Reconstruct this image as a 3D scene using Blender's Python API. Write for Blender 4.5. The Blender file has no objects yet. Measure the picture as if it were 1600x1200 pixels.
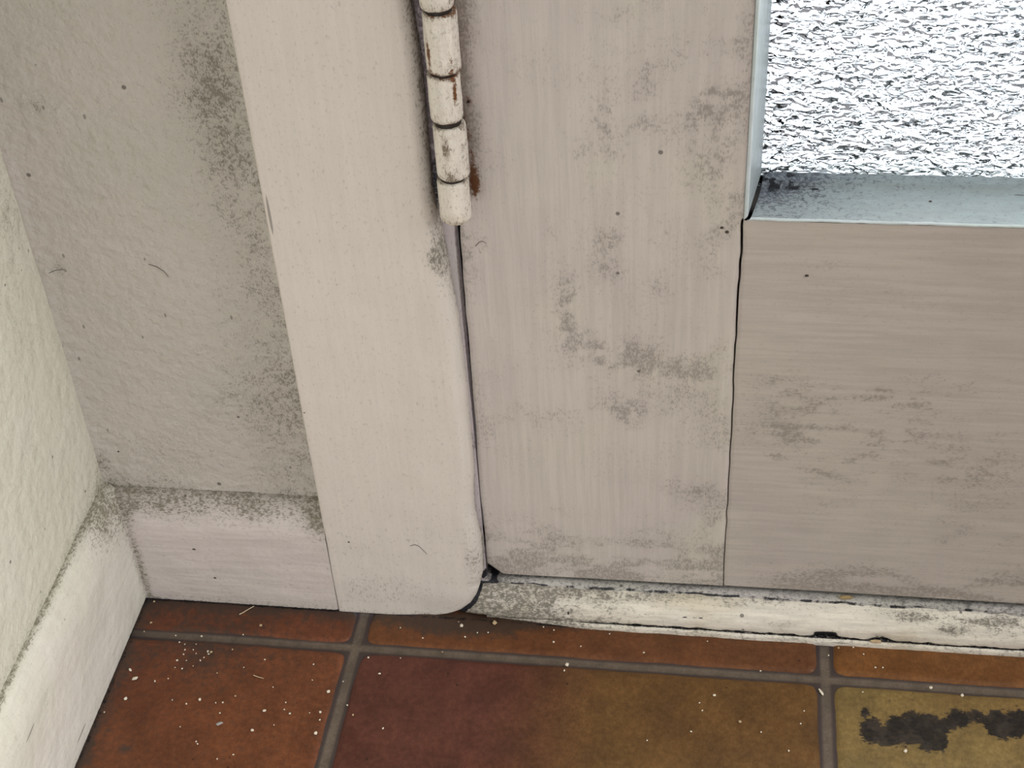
import bpy, math, random
import numpy as np
from mathutils import Vector

# ------------------------------------------------------------------ camera
S = bpy.context.scene
F_PX = 2362.24
CAM_P = np.array([0.153397, -0.430116, 0.519374])
CAM_M = np.array([[0.990072, 0.130257, -0.052000],
                  [-0.043563, 0.637775, 0.768990],
                  [-0.133331, 0.759090, -0.637117]])     # rows: right, up, forward


def _axes():
    a, b, c = 0.6907744962052645, -0.06745802216482215, 0.17384397408312116
    ca, sa, cz, sz, cr, sr = math.cos(a), math.sin(a), math.cos(c), math.sin(c), math.cos(b), math.sin(b)
    Rz = np.array([[cz, -sz, 0], [sz, cz, 0], [0, 0, 1]])
    r = np.array([1, 0, 0.]); f = np.array([0, ca, -sa]); u = np.array([0, sa, ca])
    return np.stack([Rz @ (cr * r + sr * u), Rz @ (-sr * r + cr * u), Rz @ f])


CAM_M = _axes()
cam_d = bpy.data.cameras.new('camera')
cam = bpy.data.objects.new('camera', cam_d)
S.collection.objects.link(cam)
cam_d.sensor_width = 36.0
cam_d.sensor_fit = 'HORIZONTAL'
cam_d.lens = 36.0 * F_PX / 1600.0
cam_d.clip_start = 0.01
from mathutils import Matrix
mw = Matrix.Identity(4)
for i in range(3):
    mw[i][0] = CAM_M[0][i]; mw[i][1] = CAM_M[1][i]; mw[i][2] = -CAM_M[2][i]; mw[i][3] = CAM_P[i]
cam.matrix_world = mw
S.camera = cam


def at(px, py, axis, val):
    """world point where the sight line of a photo pixel meets the plane axis=val"""
    d = CAM_M.T @ np.array([(px - 800) / F_PX, (600 - py) / F_PX, 1.0])
    return CAM_P + (val - CAM_P[axis]) / d[axis] * d


# ------------------------------------------------------------------ world, lights, exposure
S.view_settings.view_transform = 'Standard'
S.view_settings.look = 'None'
S.view_settings.gamma = 1.0
S.view_settings.use_curve_mapping = False
S.view_settings.exposure = 0.0

W = bpy.data.worlds.new('overcast_day'); S.world = W; W.use_nodes = True
wt = W.node_tree; wt.nodes.clear()
w_out = wt.nodes.new('ShaderNodeOutputWorld'); w_bg = wt.nodes.new('ShaderNodeBackground')
w_tc = wt.nodes.new('ShaderNodeTexCoord'); w_sep = wt.nodes.new('ShaderNodeSeparateXYZ')
wt.links.new(w_tc.outputs['Generated'], w_sep.inputs[0])
w_in = wt.nodes.new('ShaderNodeValToRGB')      # around the room: softly lit white rooms, by height
w_in.color_ramp.elements[0].position = 0.30; w_in.color_ramp.elements[0].color = (0.14, 0.125, 0.115, 1)
w_in.color_ramp.elements[1].position = 0.85; w_in.color_ramp.elements[1].color = (0.30, 0.295, 0.29, 1)
w_ou = wt.nodes.new('ShaderNodeValToRGB')      # outside: dim wet ground close by, pale paving, overcast sky
e = w_ou.color_ramp.elements
e[0].position = 0.222; e[0].color = (0.33, 0.31, 0.32, 1)
e[1].position = 0.243; e[1].color = (1.9, 2.0, 2.1, 1)
n_ = e.new(0.55); n_.color = (2.2, 2.4, 2.6, 1)
w_map = wt.nodes.new('ShaderNodeMath'); w_map.operation = 'MULTIPLY_ADD'
w_map.inputs[1].default_value = 0.5; w_map.inputs[2].default_value = 0.5
wt.links.new(w_sep.outputs['Z'], w_map.inputs[0])
wt.links.new(w_map.outputs[0], w_in.inputs[0]); wt.links.new(w_map.outputs[0], w_ou.inputs[0])
w_y = wt.nodes.new('ShaderNodeMapRange'); w_y.inputs['From Min'].default_value = -0.02; w_y.inputs['From Max'].default_value = 0.02
wt.links.new(w_sep.outputs['Y'], w_y.inputs['Value'])
w_mx = wt.nodes.new('ShaderNodeMix'); w_mx.data_type = 'RGBA'
wt.links.new(w_y.outputs[0], w_mx.inputs['Factor'])
wt.links.new(w_in.outputs[0], w_mx.inputs['A']); wt.links.new(w_ou.outputs[0], w_mx.inputs['B'])
wt.links.new(w_mx.outputs['Result'], w_bg.inputs['Color'])
w_bg.inputs['Strength'].default_value = 1.0
wt.links.new(w_bg.outputs[0], w_out.inputs[0])


def area(name, loc, tgt, sx, sy, power, col):
    l = bpy.data.lights.new(name, 'AREA'); l.shape = 'RECTANGLE'; l.size = sx; l.size_y = sy
    l.energy = power; l.color = col
    o = bpy.data.objects.new(name, l); S.collection.objects.link(o)
    o.location = loc
    o.rotation_euler = (Vector(tgt) - Vector(loc)).to_track_quat('-Z', 'Y').to_euler()
    return o


area('low_front_fill', (0.02, -0.44, 0.10), (-0.02, 0.0, 0.05), 0.32, 0.16, 0.86, (1.0, 0.985, 0.96))  # unseen low light added in front to brighten casing and lower door
area('door_glass_light', (0.43, 0.048, 0.98), (0.43, -1.0, 0.98), 0.48, 1.45, 8.0, (1.0, 0.975, 0.94))
area('side_fill_light', (1.35, -0.27, 0.95), (0.0, 0.0, 0.1), 0.6, 0.9, 11.5, (1.0, 0.98, 0.95))  # unseen light added at the right to brighten left wall and floor

# ------------------------------------------------------------------ numeric noise
def _h(ix, iy, iz, seed):
    n = (ix.astype(np.int64) * 374761393 + iy.astype(np.int64) * 668265263 + iz.astype(np.int64) * 2147483647 + seed * 1274126177) & 0xffffffff
    n = ((n ^ (n >> 13)) * 1274126177) & 0xffffffff
    n = ((n ^ (n >> 16)) * 2246822519) & 0xffffffff
    return ((n ^ (n >> 15)) & 0xffff) / 65535.0


def vnoise(P, scale, seed=0):
    p = np.asarray(P) * scale
    i = np.floor(p).astype(np.int64); f = p - i; f = f * f * (3 - 2 * f)
    r = 0
    for dx in (0, 1):
        for dy in (0, 1):
            for dz in (0, 1):
                w = (f[..., 0] if dx else 1 - f[..., 0]) * (f[..., 1] if dy else 1 - f[..., 1]) * (f[..., 2] if dz else 1 - f[..., 2])
                r = r + w * _h(i[..., 0] + dx, i[..., 1] + dy, i[..., 2] + dz, seed)
    return r


def fbm(P, scale, seed=0, oc=3):
    r = 0; a = 0.5; s = 0
    for k in range(oc):
        r = r + a * vnoise(P, scale * 2 ** k, seed + k * 17); s += a; a *= .5
    return r / s


def sstep(a, b, x):
    t = np.clip((x - a) / (b - a), 0, 1); return t * t * (3 - 2 * t)


def blob(u, v, cu, cv, ru, rv):
    return np.exp(-(((u - cu) / ru) ** 2 + ((v - cv) / rv) ** 2))


# ------------------------------------------------------------------ nodes
class NT:
    def __init__(s, name):
        s.m = bpy.data.materials.new(name); s.m.use_nodes = True
        s.t = s.m.node_tree; s.t.nodes.clear()
        s.out = s.n('ShaderNodeOutputMaterial')

    def n(s, t, **k):
        o = s.t.nodes.new(t)
        for a, b in k.items(): setattr(o, a, b)
        return o

    def set(s, sock, v):
        if isinstance(v, bpy.types.NodeSocket): s.t.links.new(v, sock)
        else: sock.default_value = (*v, 1) if isinstance(v, tuple) and len(v) == 3 else v

    def math(s, op, a, b=0.0, c=0.0, clamp=False):
        o = s.n('ShaderNodeMath', operation=op, use_clamp=clamp)
        s.set(o.inputs[0], a); s.set(o.inputs[1], b); s.set(o.inputs[2], c)
        return o.outputs[0]

    def mix(s, f, a, b):
        o = s.n('ShaderNodeMix', data_type='RGBA')
        s.set(o.inputs['Factor'], f)
        s.set(o.inputs['A'], a if isinstance(a, bpy.types.NodeSocket) else (*a, 1))
        s.set(o.inputs['B'], b if isinstance(b, bpy.types.NodeSocket) else (*b, 1))
        return o.outputs['Result']

    def mul(s, a, b):
        o = s.n('ShaderNodeMix', data_type='RGBA', blend_type='MULTIPLY')
        o.inputs['Factor'].default_value = 1
        s.set(o.inputs['A'], a); s.set(o.inputs['B'], b)
        return o.outputs['Result']

    def coords(s, scale=(1, 1, 1)):
        tc = s.n('ShaderNodeTexCoord'); mp = s.n('ShaderNodeMapping')
        s.t.links.new(tc.outputs['Object'], mp.inputs[0]); mp.inputs['Scale'].default_value = scale
        return mp.outputs[0]

    def noise(s, vec, scale, detail=4, rough=.55, dist=0.0):
        o = s.n('ShaderNodeTexNoise'); s.t.links.new(vec, o.inputs['Vector'])
        o.inputs['Scale'].default_value = scale; o.inputs['Detail'].default_value = detail
        o.inputs['Roughness'].default_value = rough; o.inputs['Distortion'].default_value = dist
        return o.outputs['Fac']

    def rng(s, v, a, b, c=0.0, d=1.0, smooth=True):
        o = s.n('ShaderNodeMapRange'); o.interpolation_type = 'SMOOTHSTEP' if smooth else 'LINEAR'
        s.set(o.inputs['Value'], v)
        s.set(o.inputs['From Min'], a); s.set(o.inputs['From Max'], b); s.set(o.inputs['To Min'], c); s.set(o.inputs['To Max'], d)
        return o.outputs['Result']

    def dots(s, vec, scale, size, density):
        """sparse small specks"""
        v = s.n('ShaderNodeTexVoronoi'); s.t.links.new(vec, v.inputs['Vector']); v.inputs['Scale'].default_value = scale
        sp = s.n('ShaderNodeSeparateColor'); s.t.links.new(v.outputs['Color'], sp.inputs[0])
        keep = s.math('LESS_THAN', sp.outputs[0], density)
        sz = s.math('MULTIPLY', sp.outputs[1], size)
        near = s.rng(s.math('SUBTRACT', v.outputs['Distance'], sz), 0.0, 0.05, 1.0, 0.0)
        return s.math('MULTIPLY', keep, near)

    def bump(s, h, strength, dist, prev=None):
        b = s.n('ShaderNodeBump'); b.inputs['Strength'].default_value = strength; b.inputs['Distance'].default_value = dist
        s.set(b.inputs['Height'], h)
        if prev is not None: s.t.links.new(prev, b.inputs['Normal'])
        return b.outputs[0]

    def finish(s, color, rough, normal, spec=0.35):
        p = s.n('ShaderNodeBsdfPrincipled')
        s.set(p.inputs['Base Color'], color); s.set(p.inputs['Roughness'], rough)
        p.inputs['Specular IOR Level'].default_value = spec
        if normal is not None: s.t.links.new(normal, p.inputs['Normal'])
        s.t.links.new(p.outputs[0], s.out.inputs['Surface'])
        return s.m

    def wear(s):
        a = s.n('ShaderNodeAttribute'); a.attribute_name = 'wear'
        sp = s.n('ShaderNodeSeparateColor'); s.t.links.new(a.outputs['Color'], sp.inputs[0])
        return sp.outputs[0], sp.outputs[1], sp.outputs[2]


def paint(name, base, brush=(1, 1, 1), dirt=(0.13, 0.12, 0.095), rust=(0.13, 0.05, 0.015), spec_density=0.10,
          brush_amt=0.25, lump=0.3, lump_scale=90, rough=0.45, tint=(0.93, 0.97, 0.90), under=None, streaks=0.08, warm=None, grime=1.0):
    """aged gloss paint: brush marks, lumps, grime where the 'wear' attribute says so, rust and bare chips"""
    s = NT(name)
    v = s.coords(); vb = s.coords(brush)
    R, G, B = s.wear()
    lo = s.noise(v, 14, 3)
    c = s.mix(s.rng(lo, .35, .68), base, tuple(b * t for b, t in zip(base, tint)))
    if warm is not None:
        c = s.mix(s.rng(s.noise(v, 22, 2), .48, .7), c, warm)
    br = s.noise(vb, 500, 4, .6)
    c = s.mul(c, s.mix(s.rng(br, .3, .7), (1 - streaks,) * 3, (1 + streaks * .5,) * 3))
    vd = s.coords(tuple(max(q, .35) for q in brush))
    g1 = s.noise(v, 480, 5, .72, .4); g2 = s.noise(vd, 1900, 3, .7)
    grain = s.math('ADD', s.math('MULTIPLY', g1, .52), s.math('MULTIPLY', g2, .48))
    amt = s.math('ADD', s.math('MULTIPLY', R, .13), grain)
    f = s.rng(amt, .555, .67)
    f = s.math('MULTIPLY', f, s.rng(R, 0.0, .9, .30 * grime, .85 * grime))
    c = s.mix(f, c, dirt)
    # broad soft film of grime
    c = s.mix(s.math('MULTIPLY', s.math('MULTIPLY', R, R), .42 * grime, clamp=True), c, tuple(d * 1.5 for d in dirt))
    # specks
    d1 = s.dots(v, 130, .10, spec_density); d2 = s.dots(vb, 330, .16, spec_density * .9)
    dd = s.math('MAXIMUM', s.math('MULTIPLY', d1, .75), s.math('MULTIPLY', d2, .55))
    c = s.mix(dd, c, (0.06, 0.05, 0.04))
    # rust
    rf = s.rng(s.math('ADD', s.math('MULTIPLY', G, .7), s.noise(v, 700, 5, .7)), .66, .95)
    c = s.mix(rf, c, rust)
    # bare dark chips and cracks, also the painted shadow beside the hinge
    bf = s.rng(s.math('ADD', B, s.math('MULTIPLY', s.math('SUBTRACT', s.noise(v, 900, 4, .7), .5), .55)), .42, .60)
    c = s.mix(bf, c, (0.012, 0.012, 0.016))
    nrm = s.bump(br, brush_amt, .0004)
    nrm = s.bump(s.noise(v, lump_scale, 3, .5), lump, .002, nrm)
    nrm = s.bump(g1, .15, .0006, nrm)
    return s.finish(c, s.rng(f, 0, 1, rough, .85), nrm)


M = {}
M['casing'] = paint('casing_gloss_paint', (0.66, 0.61, 0.565), (1, 1, .06), spec_density=.03, brush_amt=.15, lump=.18, streaks=.03, tint=(.97, .98, .97))
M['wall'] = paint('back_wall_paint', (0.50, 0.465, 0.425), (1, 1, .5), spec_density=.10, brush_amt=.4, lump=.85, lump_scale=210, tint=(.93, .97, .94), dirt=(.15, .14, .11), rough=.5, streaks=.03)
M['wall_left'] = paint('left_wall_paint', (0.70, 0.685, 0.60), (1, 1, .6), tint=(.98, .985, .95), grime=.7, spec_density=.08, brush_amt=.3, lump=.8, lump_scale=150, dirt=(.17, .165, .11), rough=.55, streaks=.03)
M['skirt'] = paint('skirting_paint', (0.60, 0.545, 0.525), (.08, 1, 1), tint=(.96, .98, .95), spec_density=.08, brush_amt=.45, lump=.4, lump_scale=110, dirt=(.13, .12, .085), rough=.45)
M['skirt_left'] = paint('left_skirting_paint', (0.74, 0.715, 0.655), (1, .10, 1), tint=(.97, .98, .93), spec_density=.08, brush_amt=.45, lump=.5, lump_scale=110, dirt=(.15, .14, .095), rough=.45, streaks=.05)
M['stile'] = paint('door_stile_paint', (0.56, 0.51, 0.475), (1, 1, .045), spec_density=.035, brush_amt=.30, lump=.12, dirt=(.17, .15, .13), tint=(.95, .95, .96), streaks=.07, warm=(.555, .52, .465), grime=.62)
M['rail'] = paint('door_rail_paint', (0.49, 0.44, 0.405), (.06, 1, 1), spec_density=.02, brush_amt=.30, lump=.12, dirt=(.17, .15, .125), tint=(.95, .95, .96), streaks=.08, warm=(.485, .445, .40), grime=.62)
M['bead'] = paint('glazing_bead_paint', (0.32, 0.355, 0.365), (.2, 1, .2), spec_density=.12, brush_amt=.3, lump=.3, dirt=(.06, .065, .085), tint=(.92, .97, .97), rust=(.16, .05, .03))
M['arris'] = paint('glazing_bead_edge_highlight', (0.56, 0.62, 0.66), (.2, 1, .2), spec_density=.04, brush_amt=.2, lump=.2, dirt=(.2, .2, .2))  # lighter colour paints in the light caught along the bead arris
M['knuckle'] = paint('hinge_knuckle_paint', (0.74, 0.695, 0.63), (1, 1, .12), spec_density=.30, brush_amt=.35, lump=.35, lump_scale=300, tint=(.97, .97, .95), dirt=(.12, .09, .06), streaks=.10, rough=.4, warm=(.66, .60, .48))
M['nosing'] = paint('threshold_paint', (0.76, 0.715, 0.64), (.10, 1, 1), tint=(.97, .97, .94), spec_density=.3, brush_amt=.6, lump=.5, lump_scale=160, dirt=(.12, .11, .09), streaks=.14, rough=.4, warm=(.64, .58, .46))
M['sill'] = paint('sill_strip_paint', (0.50, 0.475, 0.465), (.08, 1, 1), spec_density=.2, brush_amt=.3, lump=.3, dirt=(.10, .095, .09), rough=.4)
M['reveal'] = paint('frame_rebate_paint', (0.46, 0.41, 0.43), (1, 1, .06), spec_density=.08, brush_amt=.3, lump=.3, dirt=(.10, .08, .09))

s = NT('dark_metal'); M['dark'] = s.finish((0.02, 0.014, 0.01), .6, None)
s = NT('gap_painted_shade'); M['gap'] = s.finish((0.012, 0.010, 0.012), .95, None, .1)  # near-black colour paints in the shade inside the door gaps

# tiles and grout
s = NT('terracotta_tile')
v = s.coords(); R, G, B = s.wear()
a = s.n('ShaderNodeAttribute'); a.attribute_name = 'tile_colour'
n1 = s.noise(v, 55, 5, .6); n2 = s.noise(v, 380, 4, .65); n3 = s.noise(s.coords((1, .4, 1)), 1400, 2)
c = s.mul(a.outputs['Color'], s.mix(s.rng(n1, .3, .7), (.80, .78, .76), (1.18, 1.16, 1.12)))
c = s.mul(c, s.mix(s.rng(n2, .35, .7), (.84, .82, .80), (1.12, 1.12, 1.12)))
c = s.mul(c, s.mix(s.rng(n3, .35, .7), (.92,) * 3, (1.06,) * 3))
c = s.mix(s.math('MULTIPLY', s.dots(v, 190, .12, .16), .7), c, (0.03, 0.012, 0.008))
gf = s.math('MULTIPLY', s.rng(s.math('ADD', s.math('MULTIPLY', R, .6), s.noise(v, 300, 5, .7)), .55, .95), .8)
c = s.mix(gf, c, (0.045, 0.035, 0.028))
edge = s.noise(v, 260, 6, .75, .4)
fine = s.noise(s.coords((.5, 1, 1)), 700, 5, .75)
bf = s.rng(s.math('ADD', s.math('ADD', B, s.math('MULTIPLY', s.math('SUBTRACT', edge, .5), 1.0)), s.math('MULTIPLY', s.math('SUBTRACT', fine, .5), 1.3)), .44, .62)
c = s.mix(s.math('MULTIPLY', bf, s.rng(fine, .30, .70, 1.0, .88)), c, s.mix(s.rng(s.noise(v, 160, 3), .44, .60), (.007, .007, .009), (.028, .023, .022)))
nr = s.bump(n1, .25, .0015); nr = s.bump(n2, .2, .0004, nr)
M['tile'] = s.finish(c, s.rng(n2, .3, .7, .36, .55), nr, .28)
s = NT('grey_grout')
v = s.coords(); R, G, B = s.wear()
n1 = s.noise(v, 120, 5, .6); n2 = s.noise(v, 900, 3)
c = s.mix(s.rng(n1, .3, .7), (.110, .086, .066), (.155, .122, .095))
c = s.mul(c, s.mix(n2, (.7,) * 3, (1.25,) * 3))
c = s.mix(R, c, (.050, .036, .036))
M['grout'] = s.finish(c, .8, s.bump(n2, .35, .0006), .2)

# obscured glass
s = NT('hammered_glass')
v = s.coords((.75, 1.0, 1.35))
w1 = s.noise(v, 235, 1.0, .45, 1.2)
hh = w1
nr = s.bump(hh, 1.0, .0025)
g = s.n('ShaderNodeBsdfGlass'); g.inputs['IOR'].default_value = 1.50; g.inputs['Roughness'].default_value = .02
g.inputs['Color'].default_value = (.96, .985, 1.0, 1)
s.t.links.new(nr, g.inputs['Normal'])
s.t.links.new(g.outputs[0], s.out.inputs['Surface'])
M['glass'] = s.m


def plain(name, col, rough=.7, amt=.25):
    s = NT(name); v = s.coords(); n = s.noise(v, 900, 4, .6)
    c = s.mul(s.mix(0.0, col, col), s.mix(n, (1 - amt,) * 3, (1 + amt,) * 3))
    return s.finish(c, rough, s.bump(n, .3, .0003))


M['crumb'] = plain('pale_plaster', (.72, .66, .54))
M['crumb_tan'] = plain('tan_plaster', (.48, .36, .22))
M['fibre'] = plain('dry_straw', (.62, .52, .36))
M['flake_grey'] = plain('grey_paint_flake', (.36, .34, .33))
M['leaf'] = plain('dry_tan_leaf', (.34, .25, .12), amt=.5)
M['speck'] = plain('brown_speck', (.06, .045, .035))
M['ground'] = plain('outdoor_paving', (.55, .55, .55))

# ------------------------------------------------------------------ mesh helpers
COL = S.collection


def link(name, me, mats, parent=None, kind=None, smooth=True):
    o = bpy.data.objects.new(name, me); COL.objects.link(o)
    for m in (mats if isinstance(mats, (list, tuple)) else [mats]): me.materials.append(m)
    if smooth: me.polygons.foreach_set('use_smooth', [True] * len(me.polygons))
    if parent is not None: o.parent = parent
    if kind: o['kind'] = kind
    return o


class MB:
    def __init__(s): s.v = []; s.f = []; s.w = []; s.c = []; s.mi = []; s.n = 0

    def grid(s, P, wear=None, col=None, flip=False, mi=0, closeu=False):
        nu, nv = P.shape[:2]
        s.v.append(P.reshape(-1, 3))
        s.w.append(np.zeros((nu * nv, 3)) if wear is None else np.clip(wear, 0, 1).reshape(-1, 3))
        s.c.append(np.ones((nu * nv, 3)) if col is None else col.reshape(-1, 3))
        idx = np.arange(nu * nv).reshape(nu, nv) + s.n
        if closeu: idx = np.concatenate([idx, idx[:1]], 0)
        a, b, c, d = idx[:-1, :-1], idx[1:, :-1], idx[1:, 1:], idx[:-1, 1:]
        q = np.stack([a, d, c, b] if flip else [a, b, c, d], -1).reshape(-1, 4)
        s.f += q.tolist(); s.mi += [mi] * len(q); s.n += nu * nv

    def poly(s, pts, faces, wear=(0, 0, 0), col=(1, 1, 1), mi=0):
        pts = np.asarray(pts, float)
        s.v.append(pts); s.w.append(np.tile(wear, (len(pts), 1)).astype(float)); s.c.append(np.tile(col, (len(pts), 1)).astype(float))
        s.f += [[i + s.n for i in f] for f in faces]; s.mi += [mi] * len(faces); s.n += len(pts)

    def box(s, lo, hi, **k):
        x0, y0, z0 = lo; x1, y1, z1 = hi
        s.poly([(x0, y0, z0), (x1, y0, z0), (x1, y1, z0), (x0, y1, z0), (x0, y0, z1), (x1, y0, z1), (x1, y1, z1), (x0, y1, z1)],
               [(0, 3, 2, 1), (4, 5, 6, 7), (0, 1, 5, 4), (1, 2, 6, 5), (2, 3, 7, 6), (3, 0, 4, 7)], **k)

    def build(s, name, mats, parent=None, kind=None, smooth=True, tile=False):
        me = bpy.data.meshes.new(name)
        V = np.concatenate(s.v); me.from_pydata(V.tolist(), [], s.f)
        wc = me.attributes.new('wear', 'FLOAT_COLOR', 'POINT')
        Wc = np.concatenate([np.concatenate(s.w), np.ones((len(V), 1))], 1)
        wc.data.foreach_set('color', Wc.ravel().astype(np.float32))
        if tile:
            tc = me.attributes.new('tile_colour', 'FLOAT_COLOR', 'POINT')
            Cc = np.concatenate([np.concatenate(s.c), np.ones((len(V), 1))], 1)
            tc.data.foreach_set('color', Cc.ravel().astype(np.float32))
        o = link(name, me, mats, parent, kind, smooth)
        me.polygons.foreach_set('material_index', s.mi)
        me.update()
        return o


def steps(*segs):
    """non-uniform coordinates: steps((a,b,step),(b,c,step)...)"""
    r = []
    for a, b, st in segs:
        n = max(1, int(round(abs(b - a) / st))); r += list(np.linspace(a, b, n + 1)[(1 if r else 0):])
    return np.array(r)


def stack(r, g=None, b=None):
    z = np.zeros_like(r)
    return np.stack([r, z if g is None else g, z if b is None else b], -1)


YS = 0.0208          # front plane of casing / skirting foot
YD = 0.0309          # door face
YW = 0.0305          # back wall face
XL = -0.1145         # left wall face
TOP = 2.05

# ------------------------------------------------------------------ back wall
def wall_back_fn(x, z):
    X, Z = np.meshgrid(x, z, indexing='ij')
    P0 = np.stack([X, np.full_like(X, YW), Z], -1)
    Y = YW + (fbm(P0, 25, 3) - .5) * .0012 + (fbm(P0, 160, 8) - .5) * .0004
    # soft, hand-plastered inner corner
    Y = Y - .0014 * np.exp(-np.abs(X - XL) / .003)
    P = np.stack([X, Y, Z], -1)
    n = fbm(P0, 60, 5)
    n3 = fbm(P0, 170, 10)
    r = .55 * sstep(-.060, -.014, X + .016 * (fbm(P0, 30, 9) - .5)) * (.2 + 1.1 * n3 + .3 * n)
    r += .45 * np.exp(-(Z - .062) / .0030) * (.5 + n) + .5 * blob(X, Z, -.108, .066, .006, .006)
    r += .30 * sstep(.40, .65, fbm(P0, 35, 21)) * sstep(.16, .06, Z)
    for (px, py, rx, rz, w) in [(60, 165, .006, .004, .5), (95, 420, .004, .003, .6), (160, 720, .004, .008, .9), (335, 200, .014, .03, .22), (420, 640, .02, .02, .25), (320, 130, .01, .02, .2)]:
        q = at(px, py, 1, YW); r += w * blob(X, Z, q[0], q[2], rx, rz) * (.5 + n)
    r += .06
    return P, stack(np.clip(r, 0, 1))


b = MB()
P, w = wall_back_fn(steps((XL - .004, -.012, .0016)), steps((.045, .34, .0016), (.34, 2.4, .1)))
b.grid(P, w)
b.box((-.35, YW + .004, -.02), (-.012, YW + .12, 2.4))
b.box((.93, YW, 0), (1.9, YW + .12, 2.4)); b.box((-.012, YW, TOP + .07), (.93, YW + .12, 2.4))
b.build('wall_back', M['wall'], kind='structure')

# ------------------------------------------------------------------ left wall
def wall_left_fn(y, z):
    Y, Z = np.meshgrid(y, z, indexing='ij')
    P0 = np.stack([np.full_like(Y, XL), Y, Z], -1)
    X = XL + (fbm(P0, 18, 13) - .5) * .0016 + (fbm(P0, 120, 18) - .5) * .0005
    P = np.stack([X, Y, Z], -1)
    n = fbm(P0, 60, 15)
    r = .55 * np.exp(-(Z - .067) / .006) * (.5 + n)
    r += .45 * sstep(.42, .72, fbm(P0, 28, 25)) * sstep(-.10, .03, Y)
    r += .25 * sstep(.0, .03, Y) + .03
    return P, stack(np.clip(r, 0, 1))


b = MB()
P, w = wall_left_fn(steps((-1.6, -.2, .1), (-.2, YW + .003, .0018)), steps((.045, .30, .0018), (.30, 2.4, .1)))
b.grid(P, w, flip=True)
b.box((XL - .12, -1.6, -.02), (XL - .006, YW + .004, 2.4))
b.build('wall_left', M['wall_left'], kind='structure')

# ------------------------------------------------------------------ skirtings: profile (offset from wall, height)
def skirt_profile(depth, hfront, htop, n=26):
    """from floor up the face, round over the shoulder, slope back to the wall"""
    pts = [(depth - .0004, -.001), (depth, .002)]
    for k in range(1, 12): pts.append((depth, .002 + (hfront - .009 - .002) * k / 11))
    for k in range(1, 17):
        t = k / 16 * math.pi / 2
        pts.append((depth * math.cos(t) ** .95 - .0006 * math.sin(t), hfront - .009 + (htop - hfront + .009) * math.sin(t) ** 1.15))
    pts.append((-.003, htop + .0004))
    return np.array(pts)


pb = skirt_profile(YW - YS, .0560, .0638)
x = steps((-.106, -.0135, .0015))
T, K = np.meshgrid(x, np.arange(len(pb)), indexing='ij')
off = pb[K, 0]; Z = pb[K, 1]
P0 = np.stack([T, off * 0, Z], -1)
# coved end where the two skirtings meet
sx = T.copy()
Yv = YW - off + (fbm(P0, 40, 31) - .5) * .0012 * (Z > .004)
X = T - (T < -.100) * 0
P = np.stack([X, Yv, Z + (off < .006) * (fbm(P0, 70, 33) - .5) * .001], -1)
# run the left end past the mitre so that it tucks under the left skirting
P[..., 0] = -.118 + (T + .106) * ((-.0137 + .118) / (.106 - .0135))
n = fbm(P0, 70, 35)
r = 1.0 * sstep(.046, .0625, Z) * (.30 + .85 * n)
r += .5 * np.exp(-(Z) / .003) + .8 * blob(P[..., 0], Z, -.016, .058, .006, .012) + .35 * blob(P[..., 0], Z, -.104, .02, .003, .03)
r += .55 * blob(P[..., 0], Z, -.108, .062, .006, .008) + .12
jc = .85 * np.exp(-((P[..., 0] + .0143 + (fbm(P0, 140, 37) - .5) * .0016) / .0005) ** 2) * sstep(.056, .040, Z)
r += .55 * np.exp(-(P[..., 0] + .1045) / .0025) * (P[..., 0] > -.106) * (.3 + n)
b = MB(); b.grid(P, stack(np.clip(r, 0, 1), None, np.maximum(jc, .9 * np.exp(-Z / .0009) * .6)), flip=False)
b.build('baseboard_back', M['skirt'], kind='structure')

pl_ = skirt_profile(.0085, .0585, .0665)
y = steps((-1.6, -.2, .1), (-.2, .0295, .0015))
T, K = np.meshgrid(y, np.arange(len(pl_)), indexing='ij')
off = pl_[K, 0]; Z = pl_[K, 1]
P0 = np.stack([off * 0 + 3, T, Z], -1)
P = np.stack([XL + off + (fbm(P0, 40, 41) - .5) * .0014 * (Z > .004), T, Z + (off < .006) * (fbm(P0, 70, 43) - .5) * .0012], -1)
n = fbm(P0, 70, 45)
r = 1.25 * sstep(.0040, -.0002, off) * (.35 + .85 * n)
r += .35 * sstep(.054, .062, Z) * (.2 + n) * sstep(-.06, .02, T)
r += 1.0 * blob(T, Z, .018, .058, .020, .014) * (.4 + n) + .8 * blob(T, Z, .022, .02, .003, .03) + .05 + .3 * np.exp(-Z / .003)
b = MB(); b.grid(P, stack(np.clip(r, 0, 1), None, .5 * np.exp(-Z / .0009)), flip=True)
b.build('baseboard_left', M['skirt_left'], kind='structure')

# ------------------------------------------------------------------ door casing (left, right and head)
def casing_edge_x(z):
    pts = [(-.01, .0340), (0.0, .0350), (.0012, .0400), (.004, .0450), (.009, .0490), (.0143, .0512), (.021, .0532), (.0273, .0545), (.0435, .0550), (.067, .0532),
           (.10, .0545), (.138, .0543), (.17, .0535), (.20, .0516), (.215, .0500), (.2275, .0487), (.254, .0493), (.28, .0492), (.30, .0484), (.5, .0485), (3, .0485)]
    a = np.array(pts); return np.interp(z, a[:, 0], a[:, 1])


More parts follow.
